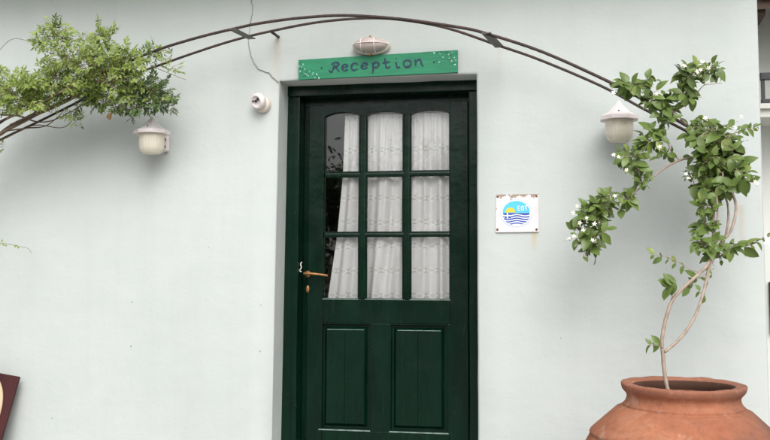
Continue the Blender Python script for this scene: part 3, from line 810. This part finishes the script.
# ------------------------------------------------------------------ left climbing plant
vb = P(-45, 300, -.2)
vine = thing('climbing_vine', 'bushy light green vine with small leaflets growing over the left arch end', 'climbing plant', (vb.x, -.25, 0))
stem_bm, fo1, fo2 = BM(), BM(), BM()
mains = [
 ([(-62,470,-.25),(-58,330,-.25),(-48,230,-.22),(-34,170,-.25),(-8,140,-.28),(30,118,-.30),(62,103,-.3),(95,88,-.3),(125,78,-.27)], .014),
 ([(-60,400,-.2),(-50,250,-.2),(-30,165,-.2),(0,132,-.22),(22,121,-.24),(50,108,-.26),(78,94,-.28),(110,86,-.3)], .009),
 ([(-40,180,-.3),(-5,128,-.36),(20,112,-.4),(48,99,-.4),(80,82,-.4),(110,68,-.38)], .009),
 ([(-20,150,-.2),(8,137,-.2),(35,125,-.2),(62,128,-.22),(72,120,-.25),(78,106,-.28),(80,95,-.3)], .0035),
 ([(10,125,-.3),(35,112,-.33),(52,100,-.3),(70,80,-.35)], .005),
 ([(0,115,-.3),(18,116,-.3),(40,122,-.25),(60,118,-.25),(88,100,-.28)], .005),
 ([(0,131,-.25),(26,128,-.2),(44,127,-.18),(58,117,-.2),(66,108,-.22)], .0045),
 ([(-10,60,-.4),(10,39,-.42),(30,41,-.42),(55,44,-.4),(75,48,-.38)], .0016),
 ([(75,60,-.4),(66,35,-.42),(60,22,-.43)], .0016),
 ([(150,66,-.38),(165,72,-.4),(186,80,-.42)], .0022),
]
def jit(seq, k=.8): return [P(a + random.uniform(-k, k), b + random.uniform(-k, k), y) for a, b, y in seq]
for seq, r in mains:
    pts = smooth(jit(seq), 6); n = len(pts)
    tube(stem_bm, pts, [r * (1 - .6 * i / n) for i in range(n)], 6, jitter=.12)
def pinnate(fo, base, d, n, scale=1):
    "compound leaf of five or seven narrow leaflets"
    d = d.normalized(); s = d.cross(n)
    if s.length < 1e-3: return
    s.normalize(); L_ = .052 * scale * random.uniform(.7, 1.25)
    pts = [base, base + d * L_]
    tube(stem_bm, pts, [.0007, .0004], 3)
    for k, t in enumerate((.35, .65, .9)):
        for sg in (-1, 1):
            dd = (d * .7 + s * sg * .9 + rnd() * .15)
            lancet(fo, base + d * L_ * t, dd, n + rnd() * .25, .029 * scale * random.uniform(.8, 1.25), .0125 * scale * random.uniform(.8, 1.2))
    lancet(fo, base + d * L_, d + rnd() * .1, n + rnd() * .2, .036 * scale, .013 * scale)
def shoot(fo, a, b, nleaf, sag=.02, scale=1):
    mid = (a + b) / 2 + rnd() * .015 + Vector((0, 0, sag))
    pts = smooth([a, mid, b], 5); tube(stem_bm, pts, [.0016 - .0009 * i / len(pts) for i in range(len(pts))], 4)
    for k in range(nleaf):
        t = (k + .6) / nleaf; i = min(int(t * (len(pts) - 1)), len(pts) - 2); p = pts[i].lerp(pts[i + 1], t * (len(pts) - 1) - i)
        ax = (pts[i + 1] - pts[i]).normalized()
        side = ax.cross(Vector((0, -1, .3)) + rnd() * .5).normalized() * (1 if k % 2 else -1)
        pinnate(fo, p, side + ax * .5 + Vector((0, -.15, .1)) + rnd() * .35, Vector((0, -.75, .7)) + rnd() * .45, scale)
# (cx, cy, rx, ry, depth, spread, number of shoots, dark?)
CL = [(88,64,42,22,-.38,.09,60,0), (60,72,22,14,-.38,.08,12,0), (110,78,34,17,-.32,.09,34,0), (22,97,26,16,-.36,.08,44,0),(38,92,14,10,-.36,.08,12,0), (-5,92,16,22,-.36,.08,14,0), (70,92,24,11,-.34,.07,15,0),
      (52,33,24,8,-.42,.04,11,0), (100,33,11,9,-.40,.04,10,0), (130,55,16,8,-.36,.05,10,0), (145,91,22,14,-.28,.07,20,1), (166,104,12,9,-.26,.05,8,1), (110,100,34,10,-.27,.06,16,1),
      (155,46,9,8,-.34,.03,5,1), (150,106,11,6,-.26,.04,6,1), (126,118,9,7,-.25,.03,3,1), (72,122,6,4,-.24,.02,2,0), (-3,154,5,6,-.25,.03,3,1), (30,108,26,8,-.3,.05,8,0),(172,64,14,4,-.4,.03,3,0)]
for cx, cy, rx, ry, dy, sp, n, dk in CL:
    if cy < 80: cy += 5
    for _ in range(int(n * 1.06 + .5)):
        a = random.uniform(0, 2 * math.pi); q0 = random.uniform(0, .65); q1 = min(1.35, q0 + random.uniform(.35, .8))
        y = dy + random.uniform(-sp, sp)
        p0 = P(cx + rx * q0 * math.cos(a), cy + ry * q0 * math.sin(a), y); a2 = a + random.uniform(-.7, .7)
        p1 = P(cx + rx * q1 * math.cos(a2), cy + ry * q1 * math.sin(a2) - 2, y + random.uniform(-.05, .05))
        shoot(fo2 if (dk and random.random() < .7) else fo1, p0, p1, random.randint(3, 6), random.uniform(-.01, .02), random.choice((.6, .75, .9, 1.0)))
# bushy growth down the post, outside the frame to the left
for _ in range(35):
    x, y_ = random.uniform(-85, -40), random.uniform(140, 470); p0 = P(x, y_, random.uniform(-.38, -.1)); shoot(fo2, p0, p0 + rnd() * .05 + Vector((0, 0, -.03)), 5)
# little shoot sticking out at mid height
pts = smooth([P(-26, 236, -.2), P(-5, 242, -.2), P(8, 244, -.2), P(20, 246.5, -.2), P(28, 248.5, -.2), P(31.5, 253, -.2)], 5); tube(stem_bm, pts, .0011, 4)
for (px, py) in ((-2, 242), (2, 243), (5, 245), (14, 246), (17.5, 247.5)):
    for sg in (-1, 1): lancet(fo1, P(px, py, -.2), Vector((.7, -.2, sg * .6)) + rnd() * .3, Vector((0, -1, .4)), .024, .011)
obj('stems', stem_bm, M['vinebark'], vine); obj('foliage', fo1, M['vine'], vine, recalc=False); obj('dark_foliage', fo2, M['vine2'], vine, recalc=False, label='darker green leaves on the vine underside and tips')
bm = BM()
for k in range(4): ovate(bm, P(111, 113, -.27), Vector((random.uniform(-.6, .6), -.2, -1)), Vector((0, -1, .2)) + rnd() * .3, .035, .02, .4, .4)
obj('dry_leaf', bm, M['deadleaf'], vine, recalc=False)

# ------------------------------------------------------------------ terracotta pot
pc = P(683, 383.5, -.82)
pot = thing('terracotta_pot', 'large round weathered terracotta pot holding the jasmine', 'plant pot', (pc.x, pc.y, 0))
H = pc.z; K = H / .62
prof = [(0, .012), (.20, .0), (.225, .02), (.30, .07), (.375, .14), (.412, .21), (.418, .26), (.405, H - .30), (.380, H - .240), (.3655, H - .212), (.3615, H - .205), (.3655, H - .199), (.362, H - .192), (.350, H - .180),
        (.322, H - .155), (.290, H - .126), (.262, H - .101), (.2400, H - .0915), (.2345, H - .0900), (.2335, H - .0870), (.2350, H - .0845), (.228, H - .079), (.221, H - .066), (.2175, H - .052), (.2205, H - .042), (.229, H - .033), (.2365, H - .024), (.2405, H - .011), (.2415, H - .003), (.2385, H),
        (.222, H + .001), (.203, H - .001), (.195, H - .006), (.190, H - .018), (.192, H - .04), (.21, H - .07), (.25, H - .11), (.33, H - .17)]
bm = BM()
lathe(bm, prof, 120)
for v in bm.verts:
    a = math.atan2(v.co.y, v.co.x); r_ = v.co.xy.length
    kk = 1 + .006 * noise.noise(Vector((v.co.x * 5, v.co.y * 5, v.co.z * 6))) + .003 * noise.noise(Vector((v.co.x * 22, v.co.y * 22, v.co.z * 22)))
    v.co.x *= kk; v.co.y *= kk
    if v.co.z > H - .03: v.co.z += .004 * noise.noise(Vector((v.co.x * 14, v.co.y * 14, 3))) + .002 * noise.noise(Vector((v.co.x * 50, v.co.y * 50, 3)))
# the old pot leans a little towards the yard, and its mouth is slightly lower on the right
T = Matrix.Translation((pc.x, pc.y, 0)) @ Matrix.Translation((0, 0, H)) @ Matrix.Rotation(R(1.6), 4, 'X') @ Matrix.Rotation(R(.5), 4, 'Y') @ Matrix.Translation((0, 0, -H))
me_m = Matrix.Translation((pc.x, pc.y, 0)).inverted() @ T
bmesh.ops.transform(bm, matrix=T, verts=bm.verts)
obj('pot_body', bm, M['clay'], pot)
bm = BM(); lathe(bm, [(.32, H - .20), (.2, H - .190), (.1, H - .182), (0, H - .178)], 48, T); obj('soil', bm, M['soil'], pot)

# ------------------------------------------------------------------ jasmine in the pot
jb = P(669, 389, -.80)
jas = thing('potted_jasmine', 'white flowered jasmine climbing from the terracotta pot to the arch', 'climbing plant', (jb.x, jb.y, H - .18))
st, fo = BM(), BM()
def stem(seq, r0, r1, seg=8):
    pts = smooth([P(a, b, y) for a, b, y in seq], 7); n = len(pts)
    tube(st, pts, [r0 + (r1 - r0) * i / n for i in range(n)], seg, jitter=.13); return pts
b0 = P(669, 389, -.80); 
stem([(676,440,-.80),(672,410,-.80),(669.5,397,-.80),(667,386,-.80),(664.5,372,-.79),(663,356,-.78),(662,340,-.76),(665,322,-.74),(671,303,-.72),(679,292,-.70),(692,280,-.66),(704,269,-.62),(711,258,-.58),(713.5,243,-.54),(713,225,-.50),(715,205,-.46),(718,185,-.42),(716,168,-.38)], .0088, .0052)
stem([(664.5,352,-.78),(672,346,-.76),(682,336,-.72),(692,322,-.68),(699,306,-.66),(704,290,-.63),(708,272,-.59),(713,257,-.55),(721,243,-.50),(730,232,-.47),(735,217,-.45),(735.5,203,-.43),(731,190,-.40),(727,175,-.38)], .006, .0062)
stem([(712,262,-.56),(717,252,-.50),(724,240,-.44),(728,222,-.40),(727.5,204,-.38),(722,188,-.36)], .0055, .0045)
stem([(713,240,-.52),(717,222,-.52),(717.5,206,-.5),(716,192,-.48)], .004, .0035)
stem([(722,150,-.36),(708,156,-.37),(695,157,-.38),(681,160,-.40),(668,166,-.42),(658,173,-.44),(650,180,-.45),(640,188,-.45),(630,196,-.44),(618,203,-.43),(606,210,-.43),(596,218,-.43)], .0058, .002)
stem([(679,160,-.4),(672,152,-.38),(668,143,-.37),(665,133,-.36),(664,124,-.36)], .004, .002)
stem([(660,120,-.36),(672,113,-.36),(684,106,-.36),(692,100,-.37),(703,86,-.38),(713,84,-.39),(722,83,-.4)], .0035, .0012)
stem([(700,135,-.36),(715,140,-.37),(735,133,-.38),(748,129,-.39),(757,128,-.4)], .003, .0009)
stem([(690,128,-.36),(670,108,-.38),(650,96,-.4),(630,88,-.41),(615,90,-.42)], .0035, .001)
stem([(720,256,-.5),(731,250,-.5),(742,247,-.5),(752,244,-.5),(763,238,-.5),(775,234,-.5)], .0026, .0012)
stem([(700,273,-.62),(688,268,-.63),(676,261,-.64),(664,256,-.65),(650,253.5,-.66)], .002, .0009)
stem([(714,268,-.56),(703,276,-.6),(694,281,-.62),(688,288,-.63)], .0018, .001)
stem([(663,347,-.78),(658,346,-.79),(648,345,-.8)], .0018, .0009)
stem([(671,300,-.72),(673,292,-.73),(673,284,-.74)], .002, .001)
def jleaf(p, d, s=1.0):
    ln = random.choice((random.uniform(.030, .05), random.uniform(.052, .080), random.uniform(.060, .092))) * s; wd = ln * random.uniform(.52, .68)
    ovate(fo, p, d, Vector((random.uniform(-.5, .5), -.8, .75)) + rnd() * .4, ln, wd, random.uniform(.1, .45), random.uniform(.1, .5))
def twig(a, b, nl, s=1.0):
    mid = (a + b) / 2 + rnd() * .014; pts = smooth([a, mid, b], 4)
    tube(st, pts, [.0018 - .0010 * i / len(pts) for i in range(len(pts))], 4)
    for k in range(nl):
        t = (k + .4) / nl; i = min(int(t * (len(pts) - 1)), len(pts) - 2); p = pts[i].lerp(pts[i + 1], t * (len(pts) - 1) - i)
        ax = (pts[i + 1] - pts[i]).normalized(); sd = ax.cross(Vector((0, -1, .4)) + rnd() * .5).normalized()
        for sg in (-1, 1):
            if random.random() < .9: jleaf(p, sd * sg + ax * .6 + Vector((0, -.2, -.15)) + rnd() * .25, s * (1 - .25 * t))
    jleaf(pts[-1], (pts[-1] - pts[-2]).normalized() + rnd() * .2, s * .75)
JC = [(629,86,15,6,-.40,.04,9,1), (656,98,14,9,-.38,.05,10,1), (668,112,10,9,-.37,.05,7,1), (690,74,12,11,-.38,.05,9,1), (710,70,14,7,-.38,.05,8,.9), (684,95,11,8,-.37,.04,6,1),
      (708,131,24,15,-.38,.08,22,1.05), (722,142,20,18,-.38,.08,18,1.1), (705,160,17,14,-.40,.08,16,1.1), (722,172,22,18,-.40,.08,22,1.1), (740,178,13,11,-.38,.05,8,1), (712,190,13,10,-.42,.06,9,1), (693,178,8,7,-.4,.04,4,1),
      (650,138,14,8,-.38,.05,9,1), (632,158,16,12,-.40,.05,9,1), (657,133,8,6,-.38,.03,3,1), (640,177,10,8,-.42,.05,5,.95), (636,168,9,6,-.42,.05,3,1),
      (606,206,17,7,-.43,.04,9,1), (592,216,15,10,-.43,.05,10,1), (596,236,14,13,-.43,.05,11,1), (591,249,6,7,-.43,.03,3,1), (583,235,10,10,-.43,.04,4,.9), (627,197,6,5,-.43,.03,3,1),
      (648,84,10,6,-.41,.03,4,.9),(733,160,14,14,-.38,.06,8,1),(580,226,8,8,-.43,.03,4,.8),(608,196,10,5,-.43,.03,4,.8),(664,152,8,6,-.42,.03,3,.9),(706,205,10,12,-.50,.04,6,.95), (703,226,11,10,-.50,.04,7,.9), (708,245,14,9,-.52,.05,7,.95), (727,246,8,6,-.5,.03,4,1), (717,256,10,5,-.5,.03,3,.9)]
for cx, cy, rx, ry, dy, sp, n, s in JC:
    for _ in range(int(n * 1.35)):
        a = random.uniform(0, 2 * math.pi); q0 = random.uniform(0, .45); q1 = min(1.12, q0 + random.uniform(.35, .8)); y = dy + random.uniform(-sp, sp)
        a2 = a + random.uniform(-.6, .6)
        twig(P(cx + rx * q0 * math.cos(a), cy + ry * q0 * math.sin(a), y), P(cx + rx * q1 * .95 * math.cos(a2), cy + ry * q1 * .95 * math.sin(a2), y + random.uniform(-.04, .03)), random.choice((1, 2, 2)), s * random.uniform(.72, 1))
def pair_row(seq, s):
    for (a, b, y) in seq:
        p = P(a, b, y)
        for sg in (-1, 1): jleaf(p, Vector((-.55 + random.uniform(-.2, .2), -.1, sg * .7 + .1)), s)
pair_row([(654,255,-.66),(662,257,-.65),(669,259.5,-.64),(676,263,-.64),(684,266,-.63)], .58)
pair_row([(673,286,-.74),(671,290,-.73),(676,283,-.74),(668,288,-.73)], .85)
pair_row([(690,288,-.63),(697,279,-.62),(693,283,-.62)], .72); pair_row([(705,296,-.63),(708,283,-.6),(712,275,-.58),(700,291,-.64)], .55)
pair_row([(656,346,-.79),(651,345,-.79),(660,345.5,-.79),(657,343,-.79)], .55)
for (a, b, s) in ((737,248,.8),(744,247,.75),(750,245,.6),(756,242,.4),(762,239,.35),(767,236,.3)):
    p = P(a, b, -.5); jleaf(p, Vector((.6, -.1, .5)), s * 1.25); jleaf(p, Vector((.75, -.1, -.7)), s * 1.4)
for (a, b, s) in ((741,130,.5),(747,129,.5),(753,128,.4),(757,127,.35)):
    p = P(a, b, -.39); jleaf(p, Vector((.6, -.1, .6)), s); jleaf(p, Vector((.6, -.1, -.6)), s)
obj('stems', st, M['bark'], jas); obj('foliage', fo, M['jasmine'], jas, recalc=False)
# flowers: five narrow petals on a short tube
FL = [(613,93),(614,155),(618,157),(626,170),(587,218),(569,238.5),(580,223),(573,213),(574,236),(583,230),(615,196),(688,178),(686,174),(755,181.5),(757,184),(741,117),(709,68),(684,66),(700,70),(657,94),(660,147),(594,224),(735,128),(697,72),(592,240),(702,62),(577,206),(705,118)]
def flower(px, py, y, size, mat):
    p = P(px, py, y); n = (Vector((random.uniform(-.5, .5), -1, random.uniform(-.1, .7)))).normalized()
    a = n.cross(Vector((0, 0, 1))).normalized(); b = a.cross(n).normalized(); bm = BM(); st_ = random.random() * 6
    for k in range(5):
        an = st_ + k * 2 * math.pi / 5; d = a * math.cos(an) + b * math.sin(an)
        ovate(bm, p + n * .002, d + n * .25, n, size * random.uniform(.85, 1.1), size * .55, .15, .35)
    tube(bm, [p - n * .018, p + n * .003], [.0012, .0022], 6)
    for q in range(random.randint(0, 3)):          # buds beside the open flower
        e = p + a * random.uniform(-.02, .02) + b * random.uniform(-.02, .02) - n * .006; d = (n + rnd() * .4).normalized()
        tube(bm, [e - d * .012, e, e + d * .006, e + d * .011], [.0008, .0016, .0026, .0008], 6)
    o = obj('flower', bm, mat, jas, recalc=False)
    bm = BM(); lathe(bm, [(0, -.001), (.0022, .001), (.0018, .004), (0, .005)], 8, Matrix.Translation(p + n * .002)); obj('pistil', bm, M['pistil'], o)
for (x, y_) in FL: flower(x + random.uniform(-.5, .5), y_, -.52 if x < 640 else -.50, random.uniform(.0085, .0125), M['petal'])
flower(768.5, 241, -.54, .026, M['petalpink'])

# ------------------------------------------------------------------ dark red board leaning at the left
tr = P(20.8, 377, -.04)
ang = R(4.5)
T = Matrix.Translation(tr) @ Matrix.Rotation(R(-13), 4, 'X') @ Matrix.Rotation(R(8), 4, 'Y')
Hb = .60; Wb = .46
rb_ = thing('leaning_board', 'dark red board with a cream oval leaning on the wall at lower left', 'board', (tr.x - .2, -.1, 0))
bm = BM(); box(bm, -Wb, 0, -.02, 0, -Hb, 0, .003); bmesh.ops.transform(bm, matrix=T, verts=bm.verts); obj('backing', bm, M['red'], rb_)
bm = BM(); n = 64
lathe(bm, [(0, .0), (.2, 0), (.2, .006), (.194, .010), (0, .010)], 72, T @ Matrix.Translation((-.158, -.0205, -.205)) @ RX, sx=.58, sy=.94)
ov = obj('cream_oval', bm, M['ovalcream'], rb_)

# ------------------------------------------------------------------ neighbouring house seen past the corner
NY = 2.6
nb = thing('neighbour_house', 'white balconied house glimpsed past the right corner', 'house', (3.2, NY, 0))
nx0 = 1.95
bm = BM(); box(bm, nx0, 6.2, NY, NY + 3, 0.001, 4.6); obj('wall', bm, M['nwall'], nb)
s1 = P(760, 105, NY - .45); s2 = P(760, 117.5, NY - .45)
bm = BM(); box(bm, nx0, 6.2, NY - .45, NY - .002, s2.z, s1.z, .006); box(bm, nx0 , 6.2, NY - .48, NY - .45, s1.z - .03, s1.z + .006, .004); obj('balcony_slab', bm, M['slab'], nb)
rz0 = P(765, 102, NY - .42).z; rz1 = P(765, 76.5, NY - .42).z
bm = BM(); box(bm, P(760.5, 90, NY - .42).x, 6.15, NY - .44, NY - .40, rz1 - .025, rz1 + .025, .004); box(bm, P(760.8, 90, NY - .42).x, 6.15, NY - .435, NY - .405, rz0 - .02, rz0 + .02, .004)
for k in range(28):
    x = P(763, 90, NY - .42).x + k * .145
    if x < 6.1: box(bm, x - .012, x + .012, NY - .43, NY - .41, (s1.z + .006) if k % 5 == 0 else rz0, rz1, .002)
obj('balcony_railing', bm, M['rail'], nb)
ez = P(765, 26, NY - .8).z
bm = BM()
sl = math.radians(20)
for (y0, z0, y1, z1, th) in ((NY - .6, P(766, 9, NY - .6).z, NY + .0, P(766, 9, NY - .6).z + .40, .1),):
    vs = [bm.verts.new(v) for v in ((nx0, y0, z0), (6.4, y0, z0), (6.4, y1, z1), (nx0, y1, z1), (nx0, y0, z0 + th), (6.4, y0, z0 + th), (6.4, y1, z1 + th), (nx0, y1, z1 + th))]
    for f in ((0,1,2,3), (7,6,5,4), (0,4,5,1), (1,5,6,2), (2,6,7,3), (3,7,4,0)): bm.faces.new([vs[i] for i in f])
z0 = P(766, 9, NY - .6).z
nroof = obj('roof', bm, M['wood'], nb)
bm = BM()
for k in range(40):
    x = nx0 + .06 + k * .11
    tube(bm, [(x, NY - .66, z0 + .105), (x, NY + .0, z0 + .53)], .055, 10)
obj('roof_tiles', bm, M['tile'], nroof)
bm = BM()
for k in range(9):
    x = nx0 + .2 + k * .5; box(bm, x, x + .07, NY - .56, NY - .002, z0 - .03, z0 + .05)
obj('rafter', bm, M['wood'], nroof, kind='stuff')
a = P(768.4, 282, NY); b = P(768.4, 334, NY)
bm = BM(); box(bm, a.x, a.x + .8, NY - .03, NY - .001, b.z, a.z, .004); shut = obj('window', bm, M['red'], nb)
bm = BM(); box(bm, a.x + .06, a.x + .74, NY - .034, NY - .0305, b.z + .06, a.z - .06); obj('pane', bm, M['dark'], shut)

# ------------------------------------------------------------------ trees of the yard opposite (mirrored in the door glass)
def make_tree(loc, h, r, seed):
    random.seed(seed)
    t = thing('garden_tree', 'leafy dark green tree across the yard behind the photographer', 'tree', loc, 'trees across the yard')
    L0 = Vector(loc); bm = BM(); tube(bm, [L0, L0 + Vector((.05, 0, h * .3)), L0 + Vector((0, .1, h * .75))], [.13, .10, .04], 10, jitter=.1)
    for k in range(7):
        a = random.random() * 6.28; z = h * random.uniform(.25, .6); p = L0 + Vector((0, 0, z)); tube(bm, [p, p + Vector((math.cos(a) * r * .6, math.sin(a) * r * .6, h * .15))], [.05, .02], 6)
    obj('trunk', bm, M['vinebark'], t)
    bm = BM(); lumps = [(Vector((random.uniform(-.6, .6) * r, random.uniform(-.6, .6) * r, h * random.uniform(.3, .92))), random.uniform(.25, .5) * r) for _ in range(22)]
    for _ in range(11000):
        c, q = random.choice(lumps); v = rnd().normalized() * q * random.uniform(.5, 1.08); lancet(bm, L0 + c + v, rnd(), rnd() + Vector((0, 0, 1)), .12, .075)
    obj('crown', bm, M['tree'], t, recalc=False); return t
def clone(t, loc, rz, s):
    r = t.copy(); COL.objects.link(r); r.location = loc; r.rotation_euler = (0, 0, rz); r.scale = (s, s, s)
    for ch in t.children: c = ch.copy(); COL.objects.link(c); c.parent = r
t0 = make_tree((-7.4, -15, 0), 3.6, 2.2, 4)
for (x, y, rz, s) in ((-10.5, -16, 1, 1.05), (-4.1, -16.5, 2.2, .92), (-.8, -15.5, 3.6, 1.0), (2.6, -17, 4.4, .95), (6.0, -16, 5.3, 1.05), (-13.8, -15, 2.9, 1.1), (9.5, -15, .4, 1.0)):
    clone(t0, (x, y, 0), rz, s)

# ------------------------------------------------------------------ render settings
sc.render.engine = 'CYCLES'
sc.cycles.max_bounces = 8; sc.cycles.transparent_max_bounces = 16
vs_ = sc.view_settings; vs_.view_transform = 'Standard'; vs_.look = 'None'; vs_.gamma = 1; vs_.use_curve_mapping = False; vs_.exposure = 0.52
